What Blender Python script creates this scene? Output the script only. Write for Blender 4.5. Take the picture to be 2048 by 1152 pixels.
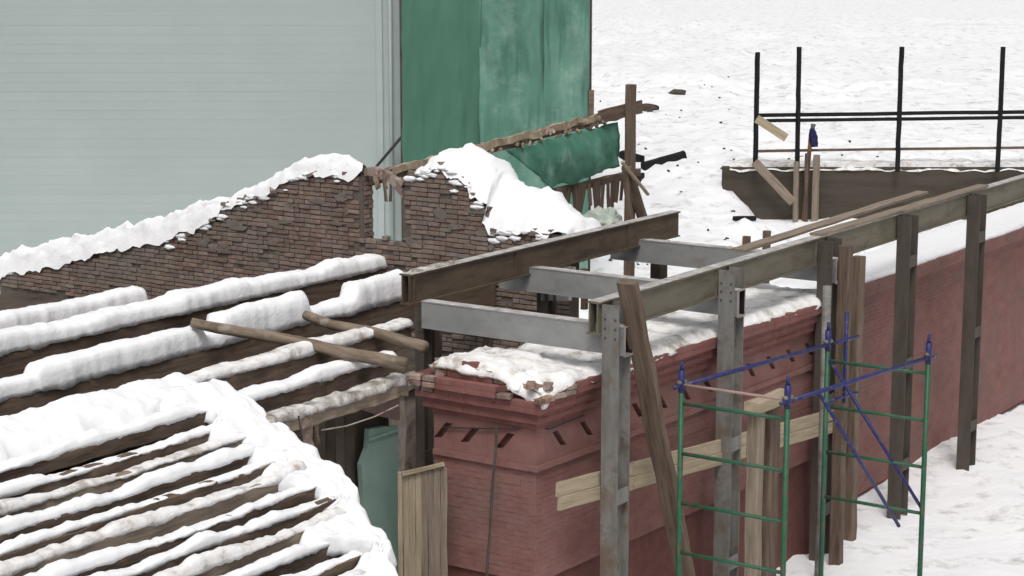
import bpy, bmesh, math, random
from mathutils import Vector, Matrix, noise
from mathutils.geometry import tessellate_polygon

for o in list(bpy.data.objects): bpy.data.objects.remove(o)
S = bpy.context.scene
COL = S.collection
rnd = random.Random(7)
AZ = math.radians(34.1108)      # camera heading, measured from the girder direction (+X) towards +Y
PITCH = math.radians(10.3117)

# ------------------------------------------------------------------ camera
cd = bpy.data.cameras.new('camera'); cam = bpy.data.objects.new('camera', cd); COL.objects.link(cam)
cd.sensor_width = 36; cd.lens = 67.05; cd.clip_end = 3000; cd.clip_start = 0.1
cam.location = (0, 0, 10.5)
cam.rotation_euler = (math.pi/2 - PITCH, 0, AZ - math.pi/2)
S.camera = cam
# ------------------------------------------------------------------ sky, sun, exposure (overcast winter day)
SUN_EL, SUN_AZ = math.radians(58), math.radians(212)   # direction TO the sun, azimuth from +X counter-clockwise
W = bpy.data.worlds.new('World'); S.world = W; W.use_nodes = True
wn = W.node_tree.nodes; wl = W.node_tree.links
bg = wn['Background']
sky = wn.new('ShaderNodeTexSky'); sky.sky_type = 'NISHITA'; sky.sun_disc = False
sky.sun_elevation = SUN_EL; sky.sun_rotation = math.pi/2 - SUN_AZ
sky.air_density = 1.0; sky.dust_density = 6.0; sky.ozone_density = 1.0
hs = wn.new('ShaderNodeHueSaturation'); hs.inputs['Saturation'].default_value = 0.22
wl.new(sky.outputs[0], hs.inputs['Color']); wl.new(hs.outputs[0], bg.inputs[0])
bg.inputs[1].default_value = 0.135
sl = bpy.data.lights.new('sun', 'SUN'); sl.energy = 1.5; sl.angle = math.radians(16); sl.color = (1, 0.97, 0.93)
so = bpy.data.objects.new('sun', sl); COL.objects.link(so)
so.rotation_euler = Vector((math.cos(SUN_EL)*math.cos(SUN_AZ), math.cos(SUN_EL)*math.sin(SUN_AZ), math.sin(SUN_EL))).to_track_quat('Z', 'Y').to_euler()
S.view_settings.view_transform = 'Standard'; S.view_settings.look = 'None'
S.view_settings.gamma = 1; S.view_settings.use_curve_mapping = False
S.view_settings.exposure = -0.28

# ------------------------------------------------------------------ materials
def mat(name, cols, scale=(4, 4, 4), rough=0.85, bump=0.3, bdist=0.02, detail=6, pos=None, island=0.0, metallic=0, fine=None, dirt=None, world=False, patch=None):
    """noise-mixed procedural material. cols: list of linear rgb; dirt=(rgb, scale, threshold)"""
    m = bpy.data.materials.new(name); m.use_nodes = True
    n, l = m.node_tree.nodes, m.node_tree.links
    b = n['Principled BSDF']; b.inputs['Roughness'].default_value = rough; b.inputs['Metallic'].default_value = metallic
    b.inputs['Specular IOR Level'].default_value = 0.25
    tc = n.new('ShaderNodeTexCoord'); mp = n.new('ShaderNodeMapping'); mp.inputs['Scale'].default_value = scale
    ge = n.new('ShaderNodeNewGeometry')
    l.new(ge.outputs['Position'] if world else tc.outputs['Object'], mp.inputs[0])
    oi = n.new('ShaderNodeObjectInfo')
    va = n.new('ShaderNodeVectorMath'); va.operation = 'MULTIPLY_ADD'
    cb = n.new('ShaderNodeCombineXYZ')
    for i in range(3): l.new(oi.outputs['Random'], cb.inputs[i])
    l.new(cb.outputs[0], va.inputs[0]); va.inputs[1].default_value = (0, 0, 0) if world else (37, 53, 71); l.new(mp.outputs[0], va.inputs[2])
    nz = n.new('ShaderNodeTexNoise'); nz.inputs['Scale'].default_value = 1; nz.inputs['Detail'].default_value = detail; nz.inputs['Roughness'].default_value = 0.65
    l.new(va.outputs[0], nz.inputs['Vector'])
    cr = n.new('ShaderNodeValToRGB'); e = cr.color_ramp.elements
    k = len(cols)
    for i, c in enumerate(cols):
        p = pos[i] if pos else 0.28 + 0.44*i/max(1, k-1)
        if i < 2: el = e[i]; el.position = p
        else: el = e.new(p)
        el.color = (*c, 1)
    l.new(nz.outputs[0], cr.inputs[0])
    out = cr.outputs[0]
    if dirt:
        dz = n.new('ShaderNodeTexNoise'); dz.inputs['Scale'].default_value = dirt[1]; dz.inputs['Detail'].default_value = 8; dz.inputs['Roughness'].default_value = 0.7
        l.new(tc.outputs['Object'], dz.inputs['Vector'])
        dr = n.new('ShaderNodeValToRGB'); dr.color_ramp.elements[0].position = dirt[2]; dr.color_ramp.elements[1].position = dirt[2]+dirt[3]
        l.new(dz.outputs[0], dr.inputs[0])
        mx = n.new('ShaderNodeMixRGB'); mx.inputs[2].default_value = (*dirt[0], 1)
        l.new(dr.outputs[0], mx.inputs[0]); l.new(out, mx.inputs[1]); out = mx.outputs[0]
    if island:
        gi = n.new('ShaderNodeNewGeometry')
        ad = n.new('ShaderNodeMath'); ad.operation = 'ADD'; fr = n.new('ShaderNodeMath'); fr.operation = 'FRACT'
        l.new(oi.outputs['Random'], ad.inputs[0]); l.new(gi.outputs['Random Per Island'], ad.inputs[1]); l.new(ad.outputs[0], fr.inputs[0])
        mr = n.new('ShaderNodeMapRange'); mr.inputs['To Min'].default_value = 1-island; mr.inputs['To Max'].default_value = 1+island
        l.new(fr.outputs[0], mr.inputs[0])
        hv = n.new('ShaderNodeHueSaturation'); l.new(mr.outputs[0], hv.inputs['Value']); l.new(out, hv.inputs['Color'])
        m2 = n.new('ShaderNodeMath'); m2.operation = 'MULTIPLY'; m2.inputs[1].default_value = 7.31; f2 = n.new('ShaderNodeMath'); f2.operation = 'FRACT'
        l.new(fr.outputs[0], m2.inputs[0]); l.new(m2.outputs[0], f2.inputs[0])
        r2 = n.new('ShaderNodeMapRange'); r2.inputs['To Min'].default_value = 1-island; r2.inputs['To Max'].default_value = 1+island
        l.new(f2.outputs[0], r2.inputs[0]); l.new(r2.outputs[0], hv.inputs['Saturation'])
        out = hv.outputs[0]
    if patch:                                            # large weathered patches that run over many pieces
        pz = n.new('ShaderNodeTexNoise'); pz.inputs['Scale'].default_value = patch[1]; pz.inputs['Detail'].default_value = 6; pz.inputs['Roughness'].default_value = 0.6
        l.new(ge.outputs['Position'], pz.inputs['Vector'])
        pr = n.new('ShaderNodeValToRGB'); pr.color_ramp.elements[0].position = patch[2]; pr.color_ramp.elements[1].position = patch[2]+patch[3]
        l.new(pz.outputs[0], pr.inputs[0])
        pm = n.new('ShaderNodeMixRGB'); pm.inputs[2].default_value = (*patch[0], 1)
        pf = n.new('ShaderNodeMath'); pf.operation = 'MULTIPLY'; pf.inputs[1].default_value = patch[4]; l.new(pr.outputs[0], pf.inputs[0])
        l.new(pf.outputs[0], pm.inputs[0]); l.new(out, pm.inputs[1]); out = pm.outputs[0]
    l.new(out, b.inputs['Base Color'])
    if bump:
        bp = n.new('ShaderNodeBump'); bp.inputs['Strength'].default_value = bump; bp.inputs['Distance'].default_value = bdist
        if fine:
            fz = n.new('ShaderNodeTexNoise'); fz.inputs['Scale'].default_value = fine; fz.inputs['Detail'].default_value = 5
            l.new(tc.outputs['Object'], fz.inputs['Vector']); l.new(fz.outputs[0], bp.inputs['Height'])
        else: l.new(nz.outputs[0], bp.inputs['Height'])
        l.new(bp.outputs[0], b.inputs['Normal'])
    return m

M = {}
SNOW = [(0.80, 0.81, 0.83), (0.87, 0.87, 0.88)]
M['snow'] = mat('snow', [(0.84, 0.85, 0.87), (0.9, 0.9, 0.91)], (6, 6, 6), 0.75, 0.35, 0.03, fine=14)
M['snow_old'] = mat('snow_old', [(0.42, 0.38, 0.34), (0.74, 0.72, 0.70), (0.84, 0.84, 0.84)], (3.2, 3.2, 3.2), 0.8, 0.6, 0.04, pos=[0.34, 0.46, 0.6], fine=11)
M['snow_dirty'] = mat('snow_dirty', [(0.20, 0.17, 0.14), (0.45, 0.42, 0.39), (0.70, 0.69, 0.68)], (5, 5, 5), 0.85, 0.6, 0.04, pos=[0.36, 0.5, 0.64], fine=14)
M['snow_ground'] = mat('snow_ground', [(0.82, 0.83, 0.85), (0.9, 0.9, 0.91)], (0.5, 0.5, 0.5), 0.75, 0.55, 0.12, fine=1.6, dirt=((0.42, 0.40, 0.37), 1.4, 0.53, 0.2))
M['wood_old'] = mat('wood_old', [(0.05, 0.035, 0.026), (0.115, 0.083, 0.063), (0.17, 0.125, 0.095)], (1.3, 16, 16), 0.9, 0.5, 0.01)
M['wood_brown'] = mat('wood_brown', [(0.075, 0.052, 0.038), (0.145, 0.105, 0.078), (0.2, 0.15, 0.115)], (1.3, 14, 14), 0.9, 0.5, 0.01)
M['wood_grey'] = mat('wood_grey', [(0.1445, 0.1105, 0.085), (0.238, 0.1913, 0.1487), (0.3145, 0.255, 0.1997)], (1.5, 18, 18), 0.9, 0.4, 0.008)
M['wood_pole'] = mat('wood_pole', [(0.07, 0.052, 0.038), (0.2, 0.155, 0.115), (0.3, 0.245, 0.19)], (1.6, 9, 9), 0.9, 0.6, 0.012, dirt=((0.34, 0.3, 0.26), 3, 0.56, 0.15))
M['wood_pale'] = mat('wood_pale', [(0.25, 0.2, 0.135), (0.36, 0.295, 0.205), (0.44, 0.37, 0.275)], (1.3, 15, 15), 0.85, 0.35, 0.006)
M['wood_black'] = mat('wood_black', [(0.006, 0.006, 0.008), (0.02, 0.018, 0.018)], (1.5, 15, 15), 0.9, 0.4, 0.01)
M['steel_brown'] = mat('steel_brown', [(0.048, 0.0368, 0.0296), (0.1, 0.0752, 0.0536), (0.132, 0.096, 0.064)], (1.1, 2.6, 6), 0.7, 0.2, 0.004, dirt=((0.075, 0.052, 0.045), 2.3, 0.52, 0.2))
M['steel_olive'] = mat('steel_olive', [(0.0852, 0.0736, 0.0538), (0.1435, 0.1256, 0.0942), (0.1615, 0.148, 0.1166)], (1.1, 2.6, 5), 0.7, 0.2, 0.004, dirt=((0.11, 0.085, 0.06), 1.9, 0.55, 0.2))
M['steel_grey'] = mat('steel_grey', [(0.19, 0.195, 0.195), (0.245, 0.25, 0.25), (0.28, 0.285, 0.285)], (2, 1.2, 3), 0.6, 0.12, 0.004, dirt=((0.17, 0.155, 0.135), 3, 0.6, 0.2), patch=((0.17, 0.12, 0.085), 1.5, 0.58, 0.12, 0.6))
M['steel_post'] = mat('steel_post', [(0.115, 0.1062, 0.093), (0.1858, 0.1814, 0.1681), (0.2301, 0.2301, 0.2168)], (5, 5, 1.0), 0.65, 0.2, 0.004, dirt=((0.12, 0.095, 0.075), 2.4, 0.52, 0.15), patch=((0.13, 0.08, 0.05), 1.7, 0.54, 0.14, 0.65))
M['steel_dark'] = mat('steel_dark', [(0.054, 0.0444, 0.0372), (0.102, 0.084, 0.0696)], (5, 5, 1), 0.7, 0.2, 0.004)
M['rim'] = mat('rim', [(0.24, 0.19, 0.17), (0.4, 0.35, 0.33)], (5, 5, 5), 0.6, 0.1, 0.003)
M['brick'] = mat('brick', [(0.13, 0.093, 0.08), (0.2, 0.145, 0.123), (0.25, 0.2, 0.172)], (7, 7, 11), 0.95, 0.6, 0.01, island=0.24, patch=((0.185, 0.165, 0.14), 0.55, 0.44, 0.2, 0.6))
M['brick_red'] = mat('brick_red', [(0.12, 0.06, 0.05), (0.19, 0.08, 0.065)], (7, 7, 11), 0.95, 0.6, 0.01, island=0.3)
M['mortar'] = mat('mortar', [(0.09, 0.075, 0.064), (0.15, 0.128, 0.11)], (9, 9, 9), 0.95, 0.5, 0.01)
M['mortar_pale'] = mat('mortar_pale', [(0.13, 0.11, 0.094), (0.21, 0.185, 0.16)], (9, 9, 9), 0.95, 0.6, 0.012)
M['red'] = mat('red_paint', [(0.1684, 0.0719, 0.0628), (0.2133, 0.0898, 0.0797), (0.2413, 0.1122, 0.101)], (2.2, 2.2, 4), 0.8, 0.35, 0.006, island=0.035, world=True, patch=((0.17, 0.085, 0.075), 1.6, 0.5, 0.2, 0.7))
M['red_flat'] = mat('red_render', [(0.1852, 0.0853, 0.0752), (0.2301, 0.1122, 0.101), (0.2525, 0.1369, 0.1235)], (2.4, 2.4, 3.5), 0.85, 0.3, 0.006, world=True, patch=((0.17, 0.11, 0.098), 0.9, 0.45, 0.25, 0.7))
M['frost'] = mat('frost', [(0.2, 0.18, 0.16), (0.42, 0.4, 0.38), (0.6, 0.59, 0.58)], (5, 5, 5), 0.8, 0.3, 0.01)
M['red_core'] = mat('red_core', [(0.115, 0.0483, 0.0425), (0.161, 0.069, 0.0598)], (6, 6, 6), 0.9, 0.4, 0.01)
M['broken'] = mat('broken_brick', [(0.13, 0.085, 0.07), (0.27, 0.19, 0.155), (0.36, 0.29, 0.25)], (8, 8, 8), 0.95, 0.6, 0.012, island=0.3)
M['siding'] = mat('siding', [(0.345, 0.4, 0.39), (0.37, 0.425, 0.415)], (0.12, 0.12, 2.5), 0.6, 0.05, 0.003, island=0.008, patch=((0.31, 0.36, 0.35), 0.22, 0.42, 0.3, 0.6))
M['trim'] = mat('trim', [(0.336, 0.392, 0.392), (0.4, 0.448, 0.448)], (1, 1, 1), 0.5, 0.05, 0.003)
M['net'] = mat('green_net', [(0.075, 0.18, 0.135), (0.1, 0.225, 0.172), (0.15, 0.28, 0.225)], (0.9, 0.9, 0.28), 0.8, 0.3, 0.02, dirt=((0.25, 0.38, 0.32), 0.55, 0.5, 0.24))
M['net_dark'] = mat('green_net_dark', [(0.058, 0.145, 0.1), (0.075, 0.178, 0.128)], (0.9, 0.9, 0.28), 0.8, 0.3, 0.02)
M['tarp'] = mat('tarp', [(0.04, 0.14, 0.095), (0.075, 0.205, 0.145), (0.21, 0.35, 0.285)], (1.6, 1.6, 0.7), 0.55, 0.4, 0.03, pos=[0.3, 0.55, 0.72])
M['teal'] = mat('teal_panel', [(0.14, 0.22, 0.185), (0.17, 0.25, 0.215), (0.2, 0.28, 0.24)], (2.4, 2.4, 1.6), 0.75, 0.3, 0.01, dirt=((0.12, 0.2, 0.165), 2.2, 0.64, 0.1))
M['plaster'] = mat('plaster', [(0.2025, 0.162, 0.135), (0.351, 0.3038, 0.2633), (0.459, 0.405, 0.3645)], (4, 4, 2), 0.95, 0.5, 0.02, dirt=((0.13, 0.085, 0.07), 3, 0.55, 0.12))
M['pink_board'] = mat('pink_board', [(0.17, 0.11, 0.095), (0.30, 0.215, 0.19)], (3, 3, 3), 0.9, 0.4, 0.01)
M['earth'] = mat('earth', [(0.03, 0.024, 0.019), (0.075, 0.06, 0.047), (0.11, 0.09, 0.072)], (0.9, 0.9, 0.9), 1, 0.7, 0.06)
M['retain'] = mat('retaining', [(0.044, 0.036, 0.028), (0.068, 0.0568, 0.0448), (0.084, 0.0704, 0.056)], (0.3, 0.3, 2.2), 0.95, 0.4, 0.05)
M['dark'] = mat('painted_gap_shade', [(0.02, 0.017, 0.014), (0.045, 0.038, 0.032)], (3, 3, 3), 1, 0.5, 0.03)
M['plaster_yellow'] = mat('plaster_yellow', [(0.2, 0.145, 0.1), (0.34, 0.27, 0.19), (0.5, 0.43, 0.33)], (5, 5, 5), 0.95, 0.5, 0.02)
M['pipe_green'] = mat('paint_green', [(0.0165, 0.0825, 0.0413), (0.0303, 0.1155, 0.0633)], (9, 9, 3), 0.45, 0.1, 0.002, dirt=((0.10, 0.085, 0.065), 9, 0.52, 0.12))
M['pipe_blue'] = mat('paint_blue', [(0.0192, 0.0216, 0.096), (0.0312, 0.036, 0.1392)], (9, 9, 9), 0.45, 0.1, 0.002, dirt=((0.11, 0.09, 0.1), 9, 0.54, 0.12))
M['pipe_pink'] = mat('paint_worn', [(0.27, 0.1725, 0.1425), (0.39, 0.285, 0.2475)], (3, 12, 12), 0.6, 0.1, 0.002)
M['cable'] = mat('cable', [(0.02, 0.022, 0.022), (0.05, 0.05, 0.05)], (9, 9, 9), 0.6, 0, 0)
M['navy'] = mat('navy_cloth', [(0.012, 0.014, 0.05), (0.022, 0.026, 0.085)], (14, 14, 14), 0.9, 0.3, 0.01)
M['trouser'] = mat('trouser_cloth', [(0.15, 0.075, 0.035), (0.22, 0.12, 0.055)], (14, 14, 14), 0.9, 0.3, 0.01)
M['hat'] = mat('hat_wool', [(0.09, 0.1, 0.1), (0.15, 0.16, 0.155)], (30, 30, 30), 0.95, 0.3, 0.01)

# ------------------------------------------------------------------ mesh helpers
WM = {}                                    # object -> world matrix we gave it
def place(o, parent, Wm):
    COL.objects.link(o)
    WM[o.name] = Wm
    if parent is not None:
        o.parent = parent
        o.matrix_local = WM[parent.name].inverted() @ Wm
    else:
        o.matrix_local = Wm
    return o
def tag(o, label=None, cat=None, group=None, kind=None):
    if label: o['label'] = label
    if cat: o['category'] = cat; o['kind'] = 'thing'
    if group: o['group'] = group
    if kind: o['kind'] = kind
    return o
def thing(name, label, cat, loc, rz=0.0, group=None):
    o = bpy.data.objects.new(name, None); o.empty_display_size = 0.1
    place(o, None, Matrix.Translation(loc) @ Matrix.Rotation(rz, 4, 'Z'))
    return tag(o, label, cat, group)

class MB:
    def __init__(s): s.v = []; s.f = []
    def add(s, vs, fs):
        k = len(s.v); s.v += [Vector(v) for v in vs]; s.f += [tuple(i+k for i in f) for f in fs]; return s
    def box(s, a, b, m=None):
        x0, y0, z0 = a; x1, y1, z1 = b
        vs = [Vector(p) for p in ((x0,y0,z0),(x1,y0,z0),(x1,y1,z0),(x0,y1,z0),(x0,y0,z1),(x1,y0,z1),(x1,y1,z1),(x0,y1,z1))]
        if m: vs = [m @ v for v in vs]
        return s.add(vs, [(3,2,1,0),(4,5,6,7),(0,1,5,4),(1,2,6,5),(2,3,7,6),(3,0,4,7)])
    def rings(s, rs, closed=True, caps=True):
        k = len(rs[0]); vs = [p for r in rs for p in r]; fs = []
        for i in range(len(rs)-1):
            for j in range(k if closed else k-1):
                j2 = (j+1) % k
                fs.append((i*k+j, i*k+j2, (i+1)*k+j2, (i+1)*k+j))
        if caps and closed:
            fs.append(tuple(reversed(range(k)))); fs.append(tuple((len(rs)-1)*k+j for j in range(k)))
        return s.add(vs, fs)
    def prism(s, poly, ax, t0, t1):
        """poly: 2D points in the two other axes; extruded along axis ax from t0 to t1"""
        def mk(p, t):
            q = [p[0], p[1]]; q.insert(ax, t); return Vector(q)
        n = len(poly)
        vs = [mk(p, t0) for p in poly] + [mk(p, t1) for p in poly]
        tr = tessellate_polygon([[Vector((p[0], p[1], 0)) for p in poly]])
        fs = [tuple(t) for t in tr] + [tuple(i+n for i in t) for t in tr]
        fs += [(i, (i+1) % n, (i+1) % n+n, i+n) for i in range(n)]
        return s.add(vs, fs)
    def mesh(s, name, mt, Wm=None, smooth=False):
        me = bpy.data.meshes.new(name)
        vs = s.v
        if Wm is not None:
            inv = Wm.inverted(); vs = [inv @ v for v in vs]
        me.from_pydata([tuple(v) for v in vs], [], s.f)
        bm = bmesh.new(); bm.from_mesh(me); bmesh.ops.recalc_face_normals(bm, faces=bm.faces); bm.to_mesh(me); bm.free()
        if smooth:
            for p in me.polygons: p.use_smooth = True
        me.materials.append(mt)
        return me
    def build(s, name, mt, parent=None, smooth=False, Wm=None):
        """vertices are in world coordinates; the object takes its parent's frame, or one at its own base"""
        if Wm is None:
            if parent is not None: Wm = WM[parent.name]
            else:
                xs = [v.x for v in s.v]; ys = [v.y for v in s.v]; zs = [v.z for v in s.v]
                Wm = Matrix.Translation(((min(xs)+max(xs))/2, (min(ys)+max(ys))/2, min(zs)))
        o = bpy.data.objects.new(name, s.mesh(name, mt, Wm, smooth))
        return place(o, parent, Wm)
def box(name, a, b, mt, parent=None): return MB().box(a, b).build(name, mt, parent)

def frame(p0, p1, roll=0.0):
    p0, p1 = Vector(p0), Vector(p1); x = (p1-p0).normalized()
    up = Vector((0, 0, 1)) if abs(x.z) < 0.97 else Vector((0, 1, 0))
    y = up.cross(x).normalized(); z = x.cross(y)
    m = Matrix((x, y, z)).transposed().to_4x4(); m.translation = p0
    return m @ Matrix.Rotation(roll, 4, 'X'), (p1-p0).length
def bar(name, p0, p1, w, h, mt, parent=None, jit=0.008, seg=None, roll=0.0, ragged=0.0, ch=0.12, bow=0.0):
    """sawn timber or flat bar: chamfered section, slightly uneven, length along its local x"""
    Fm, L = frame(p0, p1, roll); seg = seg or max(2, min(14, int(L/0.35)))
    mb = MB(); rs = []
    c = ch*min(w, h)
    prof = [(-w/2+c, -h/2), (w/2-c, -h/2), (w/2, -h/2+c), (w/2, h/2-c), (w/2-c, h/2), (-w/2+c, h/2), (-w/2, h/2-c), (-w/2, -h/2+c)]
    for i in range(seg+1):
        t = i/seg; oy, oz = rnd.uniform(-jit, jit), rnd.uniform(-jit, jit) - bow*math.sin(math.pi*t)
        rs.append([Vector((L*t + (rnd.uniform(-ragged, ragged) if i in (0, seg) else 0), a+oy+rnd.uniform(-jit, jit)*0.5, b+oz+rnd.uniform(-jit, jit)*0.5)) for a, b in prof])
    mb.rings(rs)
    o = bpy.data.objects.new(name, mb.mesh(name, mt))
    return place(o, parent, Fm)
def tube(name, p0, p1, r0, r1, mt, parent=None, sides=10, seg=None, wob=0.0, jit=0.0):
    Fm, L = frame(p0, p1); seg = seg or (1 if not wob else max(4, int(L/0.3)))
    mb = MB(); rs = []; ph = rnd.uniform(0, 50)
    for i in range(seg+1):
        t = i/seg; r = r0+(r1-r0)*t
        oy = wob*noise.noise((ph+t*2.5, 0, 0))*2; oz = wob*noise.noise((ph+t*2.5, 7, 0))*2
        rs.append([Vector((L*t, oy+math.cos(2*math.pi*j/sides)*r*(1+rnd.uniform(-jit, jit)), oz+math.sin(2*math.pi*j/sides)*r*(1+rnd.uniform(-jit, jit)))) for j in range(sides)])
    mb.rings(rs)
    o = bpy.data.objects.new(name, mb.mesh(name, mt, smooth=sides >= 8))
    return place(o, parent, Fm)
def wire(name, pts, r, mt, parent=None):
    mb = MB(); rs = []
    for i, p in enumerate(pts):
        p = Vector(p); d = (Vector(pts[min(i+1, len(pts)-1)])-Vector(pts[max(i-1, 0)])).normalized()
        a = d.orthogonal().normalized(); b = d.cross(a)
        rs.append([p+a*r*math.cos(k*math.pi/3)+b*r*math.sin(k*math.pi/3) for k in range(6)])
    mb.rings(rs); return mb.build(name, mt, parent)
def nz(p, s, seed=0): return noise.fractal(Vector(p)*s+Vector((seed*13.7, seed*7.1, 3.3)), 0.9, 2.1, 4)

def snow_cap(parent, p0, p1, width, hfn, mt='snow', step=0.05, over=0.04, edge=0.05, seed=0, name='snow_cap', wfn=None, grain=0):
    """a ridge of snow lying along the top edge line p0-p1; hfn(distance) gives its thickness"""
    p0, p1 = Vector(p0), Vector(p1); L = (p1-p0).length; d = (p1-p0)/L
    side = Vector((0, 0, 1)).cross(d).normalized()
    n = max(4, int(L/step)); K = 13; rs = []
    prof = [(-1, -1), (-1.02, 0.25), (-0.97, 0.62), (-0.86, 0.86), (-0.6, 0.96), (-0.3, 1.0), (0, 1.0), (0.3, 0.98), (0.6, 0.93), (0.86, 0.82), (0.97, 0.58), (1.02, 0.22), (1, -1)]
    for i in range(n+1):
        t = L*i/n; h = max(0.006, hfn(t)); ring = []
        endf = min(1.0, min(t, L-t)/0.06+0.3)
        wl_ = width/2+over*(0.7+0.9*nz((t, 0, 0), 0.9, seed)+0.5*nz((t, 0, 0), 5, seed)); wr = width/2+over*(0.7+0.9*nz((t, 9, 0), 0.9, seed)+0.5*nz((t, 9, 0), 5, seed))
        if wfn: wl_ *= wfn(t); wr *= wfn(t)
        for cx, cz in prof:
            q = p0 + d*t - side*(cx*(wr if cx > 0 else wl_))
            if cz < 0: dz = -edge*(0.25+0.9*max(0, nz((t, cx*3, 5), 2.2, seed))+0.35*nz((t, cx*3, 5), 8, seed))-0.004
            else: dz = h*endf*cz*(1+0.10*nz((t, cx*0.7, 2), 1.6, seed))
            q = q + Vector((0, 0, dz))
            q += Vector((nz(q, 11, seed+1)*0.6, nz(q, 11, seed+2), nz(q, 12, seed+3)*0.8))*0.008
            ring.append(q)
        rs.append(ring)
    mb = MB(); mb.rings(rs)
    return tag(mb.build(name, M[mt], parent, smooth=True), kind=None)

# ------------------------------------------------------------------ bricks
_bm = {}
def brick_mesh(L, mt, key, h=0.066, dpt=0.12, bev=0.006):
    if key == 'red': bev = 0.0025
    k = (round(L, 3), key, h)
    if k not in _bm:
        me = bpy.data.meshes.new('brick'); bm = bmesh.new(); bmesh.ops.create_cube(bm, size=1)
        for v in bm.verts: v.co = Vector((v.co.x*L, v.co.y*dpt, v.co.z*h))
        bmesh.ops.bevel(bm, geom=list(bm.edges), offset=bev, segments=1, affect='EDGES', profile=0.5)
        r = random.Random(len(_bm))
        for v in bm.verts: v.co += Vector((r.uniform(-1, 1), r.uniform(-1, 1), r.uniform(-1, 1)))*0.003
        bm.to_mesh(me); bm.free(); me.materials.append(mt); _bm[k] = me
    return _bm[k]
def lay(parent, bricks, limit, key, mt, score, h=0.066, name='brick'):
    """bricks: list of (world matrix, length). The most visible ones become objects, the rest one joined mesh"""
    bricks = sorted(bricks, key=score)
    for Wm, L in bricks[:limit]:
        o = bpy.data.objects.new(name, brick_mesh(L, mt, key, h)); place(o, parent, Wm)
    rest = bricks[limit:]
    if rest:
        vs, fs = [], []
        for Wm, L in rest:
            me = brick_mesh(L, mt, key, h); k = len(vs)
            vs += [Wm @ v.co for v in me.vertices]; fs += [tuple(i+k for i in p.vertices) for p in me.polygons]
        mb = MB(); mb.v = vs; mb.f = fs
        tag(mb.build(name+'work', mt, parent), kind='stuff')
CAMP = Vector((0, 0, 10.5))
FWD = Vector((math.cos(AZ)*math.cos(PITCH), math.sin(AZ)*math.cos(PITCH), -math.sin(PITCH)))
def view_score(cx=0.0):
    def sc(b):
        d = (b[0].translation-CAMP).normalized()
        return -d.dot(FWD)
    return sc

# ================================================================== THE SETTING
RIGHT = Vector((math.sin(AZ), -math.cos(AZ), 0)); AHEAD = Vector((math.cos(AZ), math.sin(AZ), 0))
FR = Matrix.Rotation(AZ-math.pi/2, 4, 'Z')            # yard axes: local x to the right of the yard, local y away
def yard(u, h, z): return FR @ Vector((u, h, z))
def sstep(a, b, x):
    t = min(1, max(0, (x-a)/(b-a))); return t*t*(3-2*t)
def ground_z(u, h):
    up = 2.0
    ramp = sstep(63.5, 79, h)*up
    stepz = up if h > 72.6 else 0.0
    w = sstep(8.3, 8.9, u + 0.25*nz((u, h, 0), 0.7))
    z = ramp*(1-w)+stepz*w
    if h < 72.5: z += 0.9*sstep(9.6, 8.4, u)*sstep(66, 72, h)*w
    amp = 0.35 if h < 110 else 0.8
    z += amp*nz((u, h, 0), 0.22) + 0.14*nz((u, h, 0), 0.9) + (0.06*nz((u, h, 0), 2.2) if h < 100 else 0)
    if abs(h-72.5) < 0.4 and u > 8.6: z = stepz
    return z
us = [-160+i*10 for i in range(15)] + [-10+i*0.5 for i in range(5)] + [-7.5+i*0.3 for i in range(95)] + [21+i*2 for i in range(10)] + [42+i*15 for i in range(16)]
hs_ = [-30+i*5 for i in range(15)] + [45+i*0.8 for i in range(20)] + [61+i*0.25 for i in range(46)] + [72.52, 72.68] + [72.9+i*0.25 for i in range(30)] + [80.6+i*0.6 for i in range(60)] + [118+i*3 for i in range(30)] + [215+i*30 for i in range(30)]
mb = MB()
mb.v = [yard(u, h, ground_z(u, h)) for h in hs_ for u in us]
nu = len(us)
mb.f = [(j*nu+i, j*nu+i+1, (j+1)*nu+i+1, (j+1)*nu+i) for j in range(len(hs_)-1) for i in range(nu-1)]
g = mb.build('ground', M['snow_ground'], smooth=True, Wm=FR.copy()); tag(g, kind='structure')

# ================================================================== BACKGROUND BUILDING WITH GREEN NETTING
bl = thing('clad_building', 'pale grey-green clad building rising behind the ruined brick walls', 'building', yard(-8, 58, 0), AZ-math.pi/2)
def ybox(name, a, b, mt, parent): return MB().box(a, b, FR).build(name, mt, parent)
ybox('wall', (-24, 58.1, -0.5), (2.35, 70, 13.4), M['siding'], bl)
for i in range(47):
    z = 0.02+i*0.285
    mb = MB(); j = rnd.uniform(-0.0015, 0.0015)
    for (u0, u1) in ((-24.05, -3.05),):
        mb2 = MB()
        mb2.add([FR @ Vector(p) for p in ((u0, 58.0+j, z), (u1, 58.0+j, z), (u1, 58.0015+j, z+0.2845), (u0, 58.0015+j, z+0.283), (u0, 58.09, z), (u1, 58.09, z), (u1, 58.09, z+0.283), (u0, 58.09, z+0.283))],
                [(0,1,2,3),(4,7,6,5),(0,4,5,1),(3,2,6,7),(1,5,6,2),(0,3,7,4)])
        mb2.build('board', M['siding'], bl)
ybox('corner_trim', (-4.1, 57.93, 0), (-3.92, 57.985, 13.4), M['trim'], bl)
tube('downpipe', yard(-3.66, 57.86, 0), yard(-3.66, 57.86, 13.3), 0.055, 0.055, M['trim'], bl)
ybox('roof_edge', (-24.3, 57.5, 13.4), (2.7, 70, 13.7), M['trim'], bl)

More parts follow.
